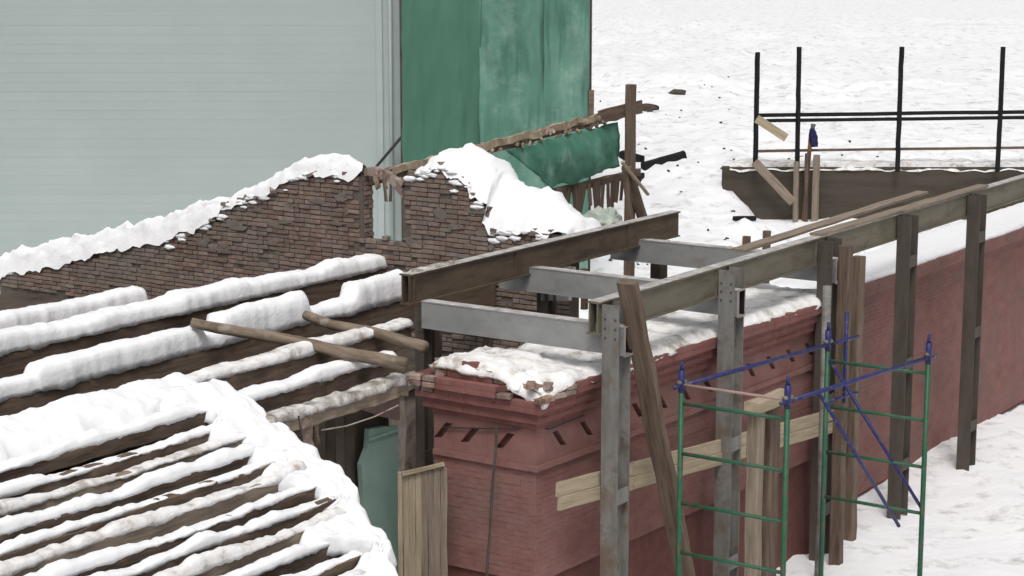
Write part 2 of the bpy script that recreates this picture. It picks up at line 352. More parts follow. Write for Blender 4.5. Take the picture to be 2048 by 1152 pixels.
nt = thing('scaffold_netting', 'green netting hung over the scaffold beside the pale clad building', 'netting', yard(-0.5, 57.3, 0), AZ-math.pi/2)
def net(name, u0, u1, z0, z1, v, mt, seed, amp=0.07, nu=44, nzv=40, parent=None):
    mb = MB(); vs = []
    for j in range(nzv+1):
        for i in range(nu+1):
            u = u0+(u1-u0)*i/nu; z = z0+(z1-z0)*j/nzv
            d = amp*nz((u*1.0, z*0.18, 0), 2.2, seed)+0.5*amp*nz((u, z, 1), 1.4, seed+4)
            vs.append(yard(u+0.04*nz((z, 0, 0), 0.8, seed), v+d, z))
    n = nu+1
    mb.add(vs, [(j*n+i, j*n+i+1, (j+1)*n+i+1, (j+1)*n+i) for j in range(nzv) for i in range(nu)])
    o = mb.build(name, mt, parent, smooth=True)
    o.modifiers.new('thickness', 'SOLIDIFY').thickness = 0.008
    return o
net('net_sheet', -3.3, -0.92, 0.5, 11.5, 57.28, M['net_dark'], 1, 0.1, parent=nt)
net('net_sheet', -0.98, 1.0, 0.5, 11.5, 57.2, M['net'], 2, 0.18, parent=nt)
net('net_sheet', 0.95, 2.3, 0.5, 11.5, 57.25, M['net'], 3, 0.2, parent=nt)
for u in (-3.33, -0.95, 1.0, 2.36):
    tube('pole', yard(u, 57.5, 0), yard(u, 57.5, 11.8), 0.035, 0.035, M['steel_dark'], nt)
ybox('edge_board', (2.3, 57.25, 5.3), (2.46, 57.4, 6.1), M['wood_brown'], nt)
tag(tube('stay_bar', yard(-4.25, 57.7, 3.6), yard(-3.3, 57.55, 4.72), 0.045, 0.045, M['cable']), 'thin dark stay bar slanting up to the green netting', 'bar')

# ================================================================== RUINED GABLE WALL
WX = 27.0
gw = thing('ruined_gable_wall', 'ruined dark brick gable wall with an empty window gap and snow on its broken top', 'brick wall', (WX, 21, 0))
P1 = [(31.5, 3.5), (29.5, 3.95), (28, 4.35), (26.42, 4.75), (25.62, 5.02), (25.12, 5.2), (24.99, 5.49), (23.8, 5.88), (23.55, 5.98), (23.05, 6.25), (22.51, 6.28), (21.86, 6.3), (21.58, 6.38)]
P2 = [(20.68, 6.18), (20.49, 6.36), (20.15, 6.5), (19.77, 6.6), (19.55, 6.5), (19.17, 6.33), (19.1, 6.08), (18.78, 6.0), (18.86, 5.7), (18.72, 5.5), (18.43, 5.6), (17.61, 5.56), (17.2, 5.6), (17.1, 5.35)]
def top_at(P, y):
    best = None
    for (a, za), (b, zb) in zip(P, P[1:]):
        lo, hi = min(a, b), max(a, b)
        if lo <= y <= hi and hi > lo:
            z = za+(zb-za)*(y-a)/(b-a); best = z if best is None else min(best, z)
    return best if best is not None else -1
core = [(31.5, 2.0)] + [(y, z-0.07) for y, z in P1] + [(21.58, 5.12), (20.68, 5.12)] + [(y, z-0.07) for y, z in P2] + [(17.1, 2.0)]
MB().prism(core, 0, WX+0.02, WX+0.3).build('mortar_core', M['mortar'], gw)
br = []
CH = 0.086
for k in range(int(2.2/CH), int(7.0/CH)):
    z = k*CH; y = 17.1+(0.13 if k % 2 else 0)-0.26
    while y < 31.4:
        L = rnd.choice([0.248, 0.248, 0.248, 0.12]); yc = y+L/2; ok = False
        if yc-L/2 > 21.56: ok = z+0.05 < top_at(P1, yc)
        elif yc+L/2 < 20.72 and yc-L/2 > 17.05: ok = z+0.05 < top_at(P2, yc)
        elif 20.6 < yc < 21.66: ok = z+0.06 < 5.2+0.03*math.sin(yc*9)
        if ok and rnd.random() > 0.03 and z > 3.2:
            Wm = Matrix.Translation((WX+0.05+rnd.uniform(-0.016, 0.014), yc, z+CH/2+0.012*nz((0, yc, z), 0.8, 4))) @ Matrix.Rotation(-math.pi/2+rnd.uniform(-0.035, 0.035), 4, 'Z') @ Matrix.Rotation(rnd.uniform(-0.025, 0.025), 4, 'Y')
            br.append((Wm, L))
        y += L+0.012
# jamb of the window gap and the broken shoulders (bricks end-on to the yard)
for k in range(int(5.15/CH), int(6.3/CH)):
    for q in range(2):
        br.append((Matrix.Translation((WX+0.10+q*0.13, 21.62+rnd.uniform(-0.02, 0.02), k*CH+CH/2)) @ Matrix.Rotation(rnd.uniform(-0.05, 0.05), 4, 'Z'), 0.12))
lay(gw, br, 300, 'wall', M['brick'], h=0.073, score=lambda b: (-1 if b[0].translation.z > 4.2 and b[0].translation.y < 27 else 0)*10 + abs(b[0].translation.y-20.6)*0.3+abs(b[0].translation.z-6)*0.2)
# smears of old plaster and mortar left on the face
for i in range(26):
    y = rnd.uniform(21.75, 26.5) if i % 3 else rnd.uniform(17.3, 20.5); zt_ = top_at(P1 if i % 3 else P2, y)
    z = rnd.uniform(4.6, max(4.8, zt_-0.2)); a = rnd.uniform(0.05, 0.22); c = rnd.uniform(0.03, 0.09); n_ = 14
    pts = [(y+math.cos(6.283*k/n_)*a*(1+0.7*nz((k, i, 0), 0.9, 3)), z+math.sin(6.283*k/n_)*c*(1+0.7*nz((k, i, 5), 0.9, 3))) for k in range(n_)]
    MB().prism(pts, 0, WX-0.012-0.0007*i, WX+0.03-0.0005*i).build('plaster_smear', M['mortar_pale'], gw)
# loose and leaning bricks along the broken top
for i in range(46):
    P = P1 if i % 2 else P2
    y = rnd.uniform(21.7, 26.5) if P is P1 else rnd.uniform(17, 20.6)
    z = top_at(P, y)
    if z < 0: continue
    Wm = Matrix.Translation((WX+rnd.uniform(0.0, 0.2), y, z+rnd.uniform(-0.03, 0.06))) @ Matrix.Rotation(rnd.uniform(0, 3.1), 4, 'Z') @ Matrix.Rotation(rnd.uniform(-0.5, 0.5), 4, 'Y')
    place(bpy.data.objects.new('brick', brick_mesh(rnd.choice([0.248, 0.12, 0.16]), M['brick'], 'wall')), gw, Wm)
def snow_bank(parent, front, ridge, xf, xr, xb, seed, name='snow_cap', mt='snow'):
    """snow draped from the brick edge (front line) up to a ridge and down behind; lines are (y, z) lists"""
    def res(P, n):
        ds = [0]
        for a, b in zip(P, P[1:]): ds.append(ds[-1]+math.hypot(a[0]-b[0], a[1]-b[1]))
        out = []
        for i in range(n+1):
            t = ds[-1]*i/n; k = max(j for j in range(len(ds)) if ds[j] <= t+1e-9); k = min(k, len(P)-2)
            f = (t-ds[k])/(ds[k+1]-ds[k]); out.append((P[k][0]+(P[k+1][0]-P[k][0])*f, P[k][1]+(P[k+1][1]-P[k][1])*f))
        return out
    n = 110; A, B = res(front, n), res(ridge, n); rs = []
    for i in range(n+1):
        ring = []
        (ya, za), (yb, zb) = A[i], B[i]
        for j in range(15):
            t = j/10
            if t <= 1:
                y = ya+(yb-ya)*t; x = xf+(xr-xf)*t; z = za+(zb-za)*(math.sin(t*math.pi/2)**0.8)
            else:
                s = (t-1)/0.4; y = yb; x = xr+(xb-xr)*s; z = zb-(zb-za+0.25)*s*s
            q = Vector((x, y, z)); k = 0.5+0.5*min(1, t*4)
            q += Vector((0.05*nz(q, 3, seed), 0.05*nz(q, 3.3, seed+1), 0.10*nz(q, 2.2, seed+2)+0.05*nz(q, 6, seed+3)+0.02*nz(q, 15, seed+4)))*k
            if j == 0: q += Vector((-0.02, 0.06*nz((3, ya, za), 6, seed), -0.03+0.12*nz((0, ya, za), 3.5, seed+5)))
            ring.append(q)
        rs.append(ring)
    mb = MB(); mb.rings(rs, closed=False)
    o = mb.build(name, M[mt], parent, smooth=True)
    return o
W1S = [(31.5, 4.0), (29.6, 4.45), (28.1, 4.8), (26.54, 5.18), (25.74, 5.49), (25.21, 5.68), (25.02, 5.62), (23.67, 6.21), (22.68, 6.6), (21.97, 6.66), (21.66, 6.5)]
snow_bank(gw, [(y, z) for y, z in P1], W1S, WX-0.03, WX+0.16, WX+0.4, 1)
W2S = [(21.02, 6.2), (20.75, 6.45), (20.37, 6.79), (19.59, 6.80), (19.16, 6.75), (18.94, 6.42), (18.51, 6.19), (18.09, 6.22), (17.67, 5.95), (17.3, 5.74), (17.08, 5.56)]
for i in range(70):                                     # clumps caught on the stepped bricks
    P = P1 if i % 2 else P2
    y = rnd.uniform(21.7, 26.8) if P is P1 else rnd.uniform(17.3, 20.6)
    z = top_at(P, y)-abs(rnd.gauss(0, 0.1)); rr = rnd.uniform(0.03, 0.085); mb = MB()
    bm = bmesh.new(); bmesh.ops.create_icosphere(bm, subdivisions=2, radius=1)
    for v in bm.verts:
        k = 1+0.5*nz(v.co, 1.8, i); mb.v.append(Vector((WX-0.015+v.co.x*0.04*k, y+v.co.y*rr*1.7*k, z+v.co.z*rr*0.6*k)))
    mb.f = [tuple(v.index for v in f.verts) for f in bm.faces]; bm.free(); mb.build('snow_clump', M['snow'], gw, smooth=True)
# remains of the arch over the window gap
for i in range(9):
    t = i/8; y = 21.5-0.78*t; z = 6.36+0.06*math.sin(t*2.4)-0.34*t**2.2
    Wm = Matrix.Translation((WX+0.12, y, z)) @ Matrix.Rotation(-math.pi/2+rnd.uniform(-0.2, 0.2), 4, 'Z') @ Matrix.Rotation(0.1+0.75*t+rnd.uniform(-0.2, 0.2), 4, 'Y')
    o = bpy.data.objects.new('arch_brick', brick_mesh(rnd.choice([0.16, 0.2]), rnd.choice([M['plaster_yellow'], M['broken'], M['brick']]), 'arch%d' % (i % 3), 0.15)); place(o, gw, Wm)
snow_bank(gw, P2, W2S, WX-0.03, WX+0.85, WX+1.6, 5)

# ================================================================== RAFTER, TARP AND PROPS BEHIND THE GABLE
TY = 22.0
rf = thing('broken_rafter', 'long broken rafter with crumbling plaster, rising behind the gable towards the yard', 'rafter', (27.6, TY, 6.2))
bar('beam', (27.62, TY, 6.13), (37.3, TY, 6.72), 0.16, 0.2, M['wood_brown'], rf, jit=0.02, seg=24)
bar('ragged_board', (28.3, TY-0.1, 6.24), (35.6, TY-0.1, 6.7), 0.04, 0.15, M['plaster_yellow'], rf, jit=0.028, seg=40, ragged=0.08)
bar('end_board', (35.7, TY-0.12, 6.69), (37.55, TY-0.12, 6.80), 0.06, 0.3, M['wood_brown'], rf, jit=0.008)
for i in range(95):
    x = 27.7+rnd.random()*8.2
    if 31.5 < x < 32.9 and i % 4: continue
    c = Vector((x, TY-0.09+rnd.uniform(-0.03, 0.02), 6.13+(x-27.6)*0.061+rnd.uniform(-0.14, 0.09)))
    Wm = Matrix.Translation(c) @ Matrix.Rotation(rnd.uniform(-0.6, 0.6), 4, 'Z') @ Matrix.Rotation(rnd.uniform(-1.2, 1.2), 4, 'Y') @ Matrix.Rotation(rnd.uniform(-0.8, 0.8), 4, 'X')
    k = i % 4; o = bpy.data.objects.new('plaster_fragment', brick_mesh([0.1, 0.16, 0.07, 0.22][k], [M['plaster_yellow'], M['broken'], M['plaster_yellow'], M['wood_brown']][k], 'frag%d' % k, [0.07, 0.05, 0.09, 0.06][k], 0.07)); place(o, rf, Wm)
for i in range(9):
    x = 27.7+i*0.13; z = 6.1
    bar('plank_scrap', (x, TY-0.14, z+rnd.uniform(-0.1, 0.15)), (x+rnd.uniform(-0.12, 0.2), TY-0.2, z-rnd.uniform(0.1, 0.42)), 0.03, rnd.uniform(0.05, 0.12), rnd.choice([M['plaster_yellow'], M['wood_grey'], M['wood_brown']]), rf, ragged=0.03)
lr = thing('plank_rail', 'lower brown rail with short hanging boards below the green tarp', 'rail', (34, TY, 5.2))
bar('rail', (33.7, TY-0.05, 5.2), (37.6, TY-0.05, 5.3), 0.12, 0.17, M['wood_brown'], lr, jit=0.012)
for i in range(15):
    x = 33.9+i*0.2
    bar('board', (x, TY-0.13, 5.26+rnd.uniform(-0.05, 0.05)), (x+rnd.uniform(-0.16, 0.16), TY-0.12, 4.72-rnd.uniform(-0.1, 0.35)), rnd.uniform(0.08, 0.2), 0.03, rnd.choice([M['wood_brown'], M['wood_old'], M['wood_old']]), lr, ragged=0.02)
mb = MB(); vs = []; NU, NV = 36, 24
c00, c10, c11, c01 = Vector((33.63, TY-0.2, 5.38)), Vector((36.55, TY-0.18, 5.5)), Vector((36.6, TY-0.1, 6.52)), Vector((32.1, TY-0.1, 6.3))
for j in range(NV+1):
    for i in range(NU+1):
        a, b = i/NU, j/NV
        p = (c00*(1-a)+c10*a)*(1-b)+(c01*(1-a)+c11*a)*b
        p.y -= 0.10*nz((p.x*1.3+p.z*0.6, p.z*0.5, 0), 2.0, 3)+0.12*math.sin(math.pi*a)*math.sin(math.pi*b)
        p.z += 0.05*nz((p.x, 0, 0), 1.5, 6)*(1-b)*1.5
        vs.append(p)
mb.add(vs, [(j*(NU+1)+i, j*(NU+1)+i+1, (j+1)*(NU+1)+i+1, (j+1)*(NU+1)+i) for j in range(NV) for i in range(NU)])
o = mb.build('green_tarp', M['tarp'], smooth=True); o.modifiers.new('thickness', 'SOLIDIFY').thickness = 0.006
tag(o, 'wrinkled green tarp strung below the broken rafter', 'tarp')
tag(bar('timber_post', (36.85, TY-0.25, 0.2), (36.85, TY-0.25, 7.35), 0.2, 0.2, M['wood_brown'], jit=0.008), 'tall upright brown post at the end of the broken rafter', 'post')
tag(bar('timber_prop', (38.1, TY-0.5, 2.5), (36.35, TY-0.45, 5.55), 0.22, 0.14, M['wood_brown'], jit=0.01), 'thick brown prop leaning right of the tall rafter post', 'prop')
tag(bar('timber_prop', (36.55, TY-0.55, 3.6), (36.2, TY-0.5, 5.6), 0.1, 0.12, M['wood_brown'], jit=0.01), 'thin brown prop just left of the tall rafter post', 'prop')
tag(bar('pale_batten', (36.9, TY-0.7, 4.9), (35.9, TY-0.6, 5.72), 0.07, 0.05, M['wood_pale'], jit=0.005), 'pale batten slanting across the foot of the green tarp', 'batten')
mb = MB(); bm = bmesh.new(); bmesh.ops.create_icosphere(bm, subdivisions=3, radius=1)
for v in bm.verts:
    k = 1+0.55*nz(v.co, 1.6, 8); mb.v.append(Vector((35.2+v.co.x*0.5*k, TY-0.6+v.co.y*0.35*k, 4.42+v.co.z*0.34*k)))
mb.f = [tuple(v.index for v in f.verts) for f in bm.faces]; bm.free()
tag(mb.build('crumpled_sheet', mat('pale_sheet', [(0.3, 0.35, 0.3), (0.52, 0.56, 0.5)], (3, 3, 3), 0.6, 0.5, 0.03), smooth=False), 'crumpled pale greenish sheet lying below the hanging boards', 'sheet')

# ================================================================== OLD BUILDING AT LEFT: ATTIC BEAMS
fl = MB().box((10, 17.7, 2.8), (26.98, 31, 3.2)).build('attic_floor', M['earth']); tag(fl, kind='structure')
def hjoist(t0, base, blocks, seed, rough=0.05):
    def f(t):
        h = base+rough*nz((t, 0, 0), 0.7, seed)+0.25*rough*nz((t, 0, 0), 4, seed)
        for a, b, hh in blocks:
            k = sstep(a-0.03, a+0.03, t)*sstep(b+0.03, b-0.03, t); h = h*(1-k)+(hh+0.02*nz((t, 3, 0), 1.2, seed))*k
        return h
    return f
def joist(label, y, z0, z1, x0, x1, w, hf, mt, seed, snow='snow', over=0.05):
    t = thing('attic_beam', label, 'beam', ((x0+x1)/2, y, z0), group='snow capped beams of the open attic')
    bar('beam', (x0, y, (z0+z1)/2), (x1, y, (z0+z1)/2), w, z1-z0, mt, t, jit=0.012, seg=26, ragged=0.03)
    if hf: snow_cap(t, (x0, y, z1), (x1, y, z1), w, hf, snow, seed=seed, over=over)
    return t
joist('snow capped beam farthest back, below the low left end of the gable wall', 24.6, 3.5, 4.05, 14.0, 24.3, 0.34, hjoist(0, 0.33, [], 2), M['wood_old'], 2)
joist('long snow capped beam ending at the window gap of the gable wall', 21.15, 4.1, 4.7, 14.0, 26.9, 0.34, hjoist(0, 0.26, [(7.6, 9.2, 0.31)], 3, 0.09), M['wood_old'], 3)
joist('long snow capped beam with snow blocks, running behind the rusty girder', 18.7, 4.2, 4.78, 12.5, 26.9, 0.3, hjoist(0, 0.2, [(7.45, 9.4, 0.46), (10.5, 11.9, 0.44), (4.0, 7.1, 0.34)], 7), M['wood_brown'], 7)
# wall head behind the steel, between the two beams
# ------------------------------------------------------------------ lean-to roof: purlins on the slope, snow sheet at its right end
def roof_z(y): return 4.85+0.465*(y-16.8)
lt = thing('lean_to_roof', 'collapsed lean-to roof of bare purlins half buried in snow', 'roof', (16, 15, 3.9))
for (y, x0, x1, w, h, mt, sn, base, sd) in (
        (16.97, 17.35, 22.25, 0.2, 0.34, 'wood_brown', 'snow_old', 0.13, 11),
        (16.46, 17.5, 21.2, 0.2, 0.36, 'wood_old', 'snow', 0.12, 12),
        (15.97, 17.85, 20.78, 0.24, 0.2, 'wood_grey', 'snow_dirty', 0.12, 13)):
    zt = roof_z(y)-0.06
    p = bar('purlin', (x0, y, zt-h/2), (x1, y, zt-h/2), w, h, M[mt], lt, jit=0.015, seg=24, ragged=0.04)
    snow_cap(p, (x0, y, zt), (x1, y, zt), w, hjoist(0, base, [], sd, 0.07), sn, seed=sd)
k = 0
y = 16.42
while y > 11.0:
    x1 = (17.35 if y > 15.7 else 17.75-0.1*(k % 3)) if y > 14.6 else 17.6-(14.6-y)*0.75
    zt = roof_z(y)-0.02+rnd.uniform(-0.04, 0.03); h = 0.2+0.03*(k % 2)
    yy = y+rnd.uniform(-0.05, 0.05)
    p = bar('purlin', (11, yy, zt-h/2+rnd.uniform(-0.02, 0.02)), (x1, yy+rnd.uniform(-0.03, 0.03), zt-h/2), 0.13, h, M[('wood_old', 'wood_brown', 'wood_grey')[k % 3]], lt, jit=0.02, seg=22, ragged=0.05)
    snow_cap(p, (11, yy, zt), (x1, yy, zt), 0.13, hjoist(0, 0.06, [], 20+k, 0.12), ('snow', 'snow', 'snow_old')[k % 3], seed=20+k, over=0.03)
    y -= 0.275; k += 1
# snow sheet that still covers the purlins towards the right edge of the roof
def sheet_left(y):                                     # where the snow begins, different from gap to gap
    return 16.85+0.6*noise.noise((y*2.6, 4.2, 0))*2  + (0.25 if y < 15.3 else 0) - max(0, 14.6-y)*0.55
def sheet_right(y):
    return 18.05+0.1*nz((y, 0, 0), 2.0, 9) - max(0, 14.7-y)*0.62
mb = MB(); vs = []; NY, NX = 150, 46
for j in range(NY+1):
    y = 16.78-(16.78-11.2)*j/NY
    a, b = sheet_left(y), sheet_right(y)
    for i in range(NX+1):
        t = i/NX; x = a+(b-a)*t
        e = min(1, min(t, 1-t)*9+0.0); e = math.sin(e*math.pi/2)
        hump = 0.1*math.exp(-((x-17.6)**2/0.12+(y-16.6)**2/0.02))
        z = roof_z(y)-0.16+0.23*e+0.06*nz((x, y, 0), 1.7, 2)+0.025*nz((x, y, 0), 6, 3)+hump
        vs.append(Vector((x+0.05*nz((x, y, 1), 4, 5), y+0.05*nz((x, y, 2), 4, 6), z)))
n = NX+1
mb.add(vs, [(j*n+i, j*n+i+1, (j+1)*n+i+1, (j+1)*n+i) for j in range(NY) for i in range(NX)])
o = mb.build('snow_sheet', M['snow'], lt, smooth=True); o.modifiers.new('thickness', 'SOLIDIFY').thickness = 0.06
mb = MB(); vs = []; NX2 = 130
for j in range(23):
    y = 17.2-0.72*j/22; e = min(1, min(j, 22-j)/5)
    for i in range(NX2+1):
        x = 10.9+(17.75-10.9)*i/NX2; e2 = min(1, (NX2-i)/6)
        ee = math.sin(min(e, e2)*math.pi/2); yy = y+0.07*nz((x, y, 2), 2.5, 16)*(1 if j > 11 else 0.4)
        vs.append(Vector((x, yy, roof_z(y)-0.2+0.28*ee+0.07*nz((x, y, 0), 1.5, 12)+0.03*nz((x, y, 0), 5, 13))))
mb.add(vs, [(j*(NX2+1)+i, j*(NX2+1)+i+1, (j+1)*(NX2+1)+i+1, (j+1)*(NX2+1)+i) for j in range(22) for i in range(NX2)])
o = mb.build('snow_sheet', M['snow'], lt, smooth=True); o.modifiers.new('thickness', 'SOLIDIFY').thickness = 0.06
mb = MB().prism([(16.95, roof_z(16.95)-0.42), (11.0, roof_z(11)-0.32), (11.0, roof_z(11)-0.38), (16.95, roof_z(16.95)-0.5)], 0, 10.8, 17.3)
mb.build('gap_shade_sheet', M['dark'], lt)  # added dark sheet, its colour stands in for shade between the purlins
# poles thrown across the beams
tag(tube('wooden_pole', (19.4, 18.6, 5.2), (20.45, 15.62, 4.74), 0.075, 0.095, M['wood_pole'], sides=11, seg=26, wob=0.022, jit=0.07), 'long bare wooden pole lying across the attic beams, left one', 'pole')
tag(tube('wooden_pole', (21.55, 18.35, 4.96), (21.2, 15.85, 4.84), 0.07, 0.09, M['wood_pole'], sides=11, seg=20, wob=0.018, jit=0.07), 'shorter bare wooden pole reaching from the second beam to the left steel column', 'pole')
wire('cable', [(18.32, 15.75, 4.45), (18.25, 15.62, 4.1), (18.15, 15.4, 3.7), (18.05, 15.2, 3.3), (18.0, 15.1, 2.6)], 0.012, M['cable'])
tag(bpy.data.objects['cable'], 'black cable hanging down over the snowy roof edge', 'cable')
o = wire('cable', [(18.9, 15.85, 4.12), (19.4, 15.84, 4.07), (20.0, 15.82, 4.08), (20.5, 15.8, 4.14)], 0.011, M['plaster'])
tag(o, 'thin grey cable sagging towards the teal panel', 'cable')

# ------------------------------------------------------------------ wall under the roof
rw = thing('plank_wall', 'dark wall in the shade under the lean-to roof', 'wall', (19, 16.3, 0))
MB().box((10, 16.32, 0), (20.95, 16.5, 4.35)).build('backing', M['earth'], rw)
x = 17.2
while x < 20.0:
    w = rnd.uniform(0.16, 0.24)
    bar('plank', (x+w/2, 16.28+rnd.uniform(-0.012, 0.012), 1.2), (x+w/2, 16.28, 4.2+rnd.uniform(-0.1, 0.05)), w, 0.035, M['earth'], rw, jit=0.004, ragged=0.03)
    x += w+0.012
tp = thing('teal_panel', 'chipped teal painted panel standing under the lean-to roof', 'panel', (20.4, 16.1, 1))
MB().prism([(19.95, 1.0), (20.05, 2.9), (20.02, 3.35), (20.16, 3.55), (20.2, 3.82), (20.55, 3.78), (20.86, 3.72), (20.86, 1.0)], 1, 16.08, 16.16).build('sheet', M['teal'], tp)
MB().box((20.16, 16.05, 3.66), (20.84, 16.078, 3.70)).build('batten', M['teal'], tp)
tag(MB().prism([(19.55, 4.36), (20.95, 4.2), (20.95, 3.78), (20.6, 3.9)], 1, 16.12, 16.2).build('loose_board', M['pink_board']), 'pinkish torn board wedged above the teal panel', 'board')
pl = thing('plaster_pillar', 'rough grey plastered pillar behind the left steel column', 'pillar', (22.6, 17.2, 0))
mb = MB(); rs = []
for i in range(28):
    z = 0.05+i*0.14; w = 0.8+0.06*nz((0, 0, z), 1.5, 3)
    rs.append([Vector((22.62+dx*w/2+0.025*nz((dx, dy, z), 3, 4), 17.22+dy*0.22+0.02*nz((dx, dy, z), 3, 7), z)) for dx, dy in ((-1,-1), (-0.3,-1.03), (0.3,-1), (1,-1), (1,1), (-1,1), (-1.02, 0))])
mb.rings(rs); mb.build('shaft', M['plaster'], pl)
bar('cap_stone', (22.15, 17.2, 3.89), (23.1, 17.2, 3.89), 0.5, 0.12, M['plaster'], pl, jit=0.02, seg=5)
st = thing('broken_post_stub', 'splintered brown stub hanging under the end of the lowest purlin', 'stub', (18.55, 15.9, 3.9))
bar('stub', (18.62, 15.93, 4.36), (18.66, 15.95, 3.9), 0.2, 0.18, M['broken'], st, jit=0.03, ragged=0.05, seg=4)
bar('splinter', (18.8, 15.9, 4.3), (18.85, 15.9, 3.95), 0.06, 0.09, M['wood_old'], st, jit=0.02, ragged=0.04, seg=3)
# formwork box at the foot of the red bay
fb = thing('formwork_box', 'pale timber formwork box at the foot of the red bay', 'formwork', (20.4, 15.6, 2))
bar('rim_board', (20.42, 15.66, 3.2), (20.42, 14.98, 3.44), 0.05, 0.06, M['wood_pale'], fb)
for i in range(7):
    y = 15.64-i*0.108
    bar('board', (20.46, y, 1.2), (20.46, y, 3.17+i*0.036), 0.098, 0.03, M['wood_pale'] if i < 3 else M['wood_grey'], fb, roll=math.pi/2, ragged=0.01)
bar('corner_post', (20.40, 15.71, 1.2), (20.40, 15.71, 3.22), 0.05, 0.05, M['wood_pale'], fb)

# ================================================================== RED BRICK BAY
rb = thing('red_brick_bay', 'dark red painted brick bay with stepped cornice, slotted frieze and snow on top', 'building', (21, 13.8, 0))
CX, CY = 20.95, 13.80                                   # corner of the frieze plane
YAW = math.radians(-2.5)
dR = Vector((math.cos(YAW), math.sin(YAW), 0)); nR = Vector((math.sin(YAW), -math.cos(YAW), 0))
dL = Vector((0, 1, 0)); nL = Vector((-1, 0, 0))
C0 = Vector((CX, CY, 0))
def FP(face, s, z, n=0.0):
    d, nn = (dR, nR) if face == 'R' else (dL, nL)
    return C0+d*s+nn*n+Vector((0, 0, z))
LEN = {'R': 8.55, 'L': 1.72}
# solid body
back = Vector((0, 1, 0))
def bodyring(z, n): 
    a = C0+nL*n+nR*n; b = FP('R', LEN['R'], 0, n); c = b+Vector((0, 2.0, 0)); d = FP('L', LEN['L']-0.03, 0, n)
    return [Vector((p.x, p.y, z)) for p in (a, b, c, d)]
for nm, z0, z1, n in (('wall_core', 0, 3.40, -0.06), ('frieze_core', 3.38, 4.0, -0.17), ('cornice_core', 3.99, 4.54, 0.0)):
    mb = MB(); mb.rings([bodyring(z0, n), bodyring(z1, n)]); mb.build(nm, M['red_core'], rb)
courses = [(4.00, 0.03), (4.08, 0.10), (4.16, 0.10), (4.24, 0.175), (4.32, 0.175), (4.40, 0.25), (4.48, 0.25), (4.56, 0.09), (4.64, 0.08), (4.72, 0.07)]
br = []; broken = []
for ci, (z, n) in enumerate(courses):
    for face in 'LR':
        s = -n+(0.0 if (ci+(face == 'R')) % 2 else 0.125)
        if ci % 2 == (face == 'R'): s = -n
        while s < LEN[face]+n:
            L = 0.25 if s > -n+0.001 or face == 'L' else 0.13
            L = min(L, LEN[face]+n-s+0.02); sc = s+L/2; ok = L > 0.06
            miss = 0.0
            if face == 'L':
                if ci >= 8: ok = ok and 0.75 < sc < 1.42
                if ci == 7: ok = ok and 0.42 < sc < 1.6
                if ci == 9: ok = ok and 0.85 < sc < 1.3
                if ci == 6: ok = ok and sc > 0.4
                if ci == 5: ok = ok and sc > 0.22 and sc < 1.9
                if ci == 5: ok = ok and sc > 0.3
            else:
                if ci >= 7: ok = False
                if ci == 6: ok = ok and sc > 0.4
            if ok:
                ang = 0 if face == 'R' else -math.pi/2
                base = FP(face, sc, z+0.04, n-0.06+rnd.uniform(-0.005, 0.005))
                Wm = Matrix.Translation(base) @ Matrix.Rotation((YAW if face == 'R' else -math.pi/2)+rnd.uniform(-0.004, 0.004), 4, 'Z')
                dmg = (face == 'L' and sc < 0.6 and ci >= 5) or (face == 'R' and sc < 0.6 and ci >= 5) or (face == 'L' and sc > 1.5 and ci >= 4)
                (broken if dmg else br).append((Wm, round(L-0.001, 3)))
            s += L+0.001
    # a bed behind each course closes the step
    if ci < 7:
        mb = MB()
        a = C0+nL*(n-0.03)+nR*(n-0.03); b = FP('R', LEN['R']-0.01, 0, n-0.03); c = b+Vector((0, 0.5, 0)); d = FP('L', LEN['L']+n-0.02, 0, n-0.03); 
        e = d+Vector((0.6, 0, 0)); f_ = C0+Vector((0.6, 0.5, 0))
        mb.rings([[Vector((p.x, p.y, zz)) for p in ((a, b, c, f_, e, d) if ci < 5 else (FP('L', 0.5, 0, n-0.03), C0+Vector((0.12, 0.12, 0)), FP('R', 0.42, 0, n-0.03), b, c, f_, e, d))] for zz in (z+0.006, z+0.074-(0.002 if ci % 2 else 0))])
        mb.build('course_bed', M['red_core'], rb)
lay(rb, br, 285, 'red', M['red'], lambda b: (b[0].translation-CAMP).length, h=0.079)
for Wm, L in broken:
    W2 = Wm @ Matrix.Rotation(rnd.uniform(-0.25, 0.25), 4, 'Z') @ Matrix.Rotation(rnd.uniform(-0.12, 0.12), 4, 'X')
    place(bpy.data.objects.new('broken_brick', brick_mesh(round(L*0.8, 3), M['broken'], 'brk', 0.07)), rb, W2)
for i in range(18):                                     # torn masonry where the corner has come away
    row = i//6; t = (i % 6)/5
    p = FP('L', 0.5, 0, 0.1-0.06*row).lerp(FP('R', 0.42, 0, 0.1-0.06*row), t)+Vector((0, 0, 4.44+row*0.075))
    Wm = Matrix.Translation(p) @ Matrix.Rotation(-math.pi/4+rnd.uniform(-0.5, 0.5), 4, 'Z') @ Matrix.Rotation(rnd.uniform(-0.15, 0.15), 4, 'X')
    place(bpy.data.objects.new('broken_brick', brick_mesh(rnd.choice([0.12, 0.18, 0.22]), M['broken'], 'brk', 0.07)), rb, Wm)
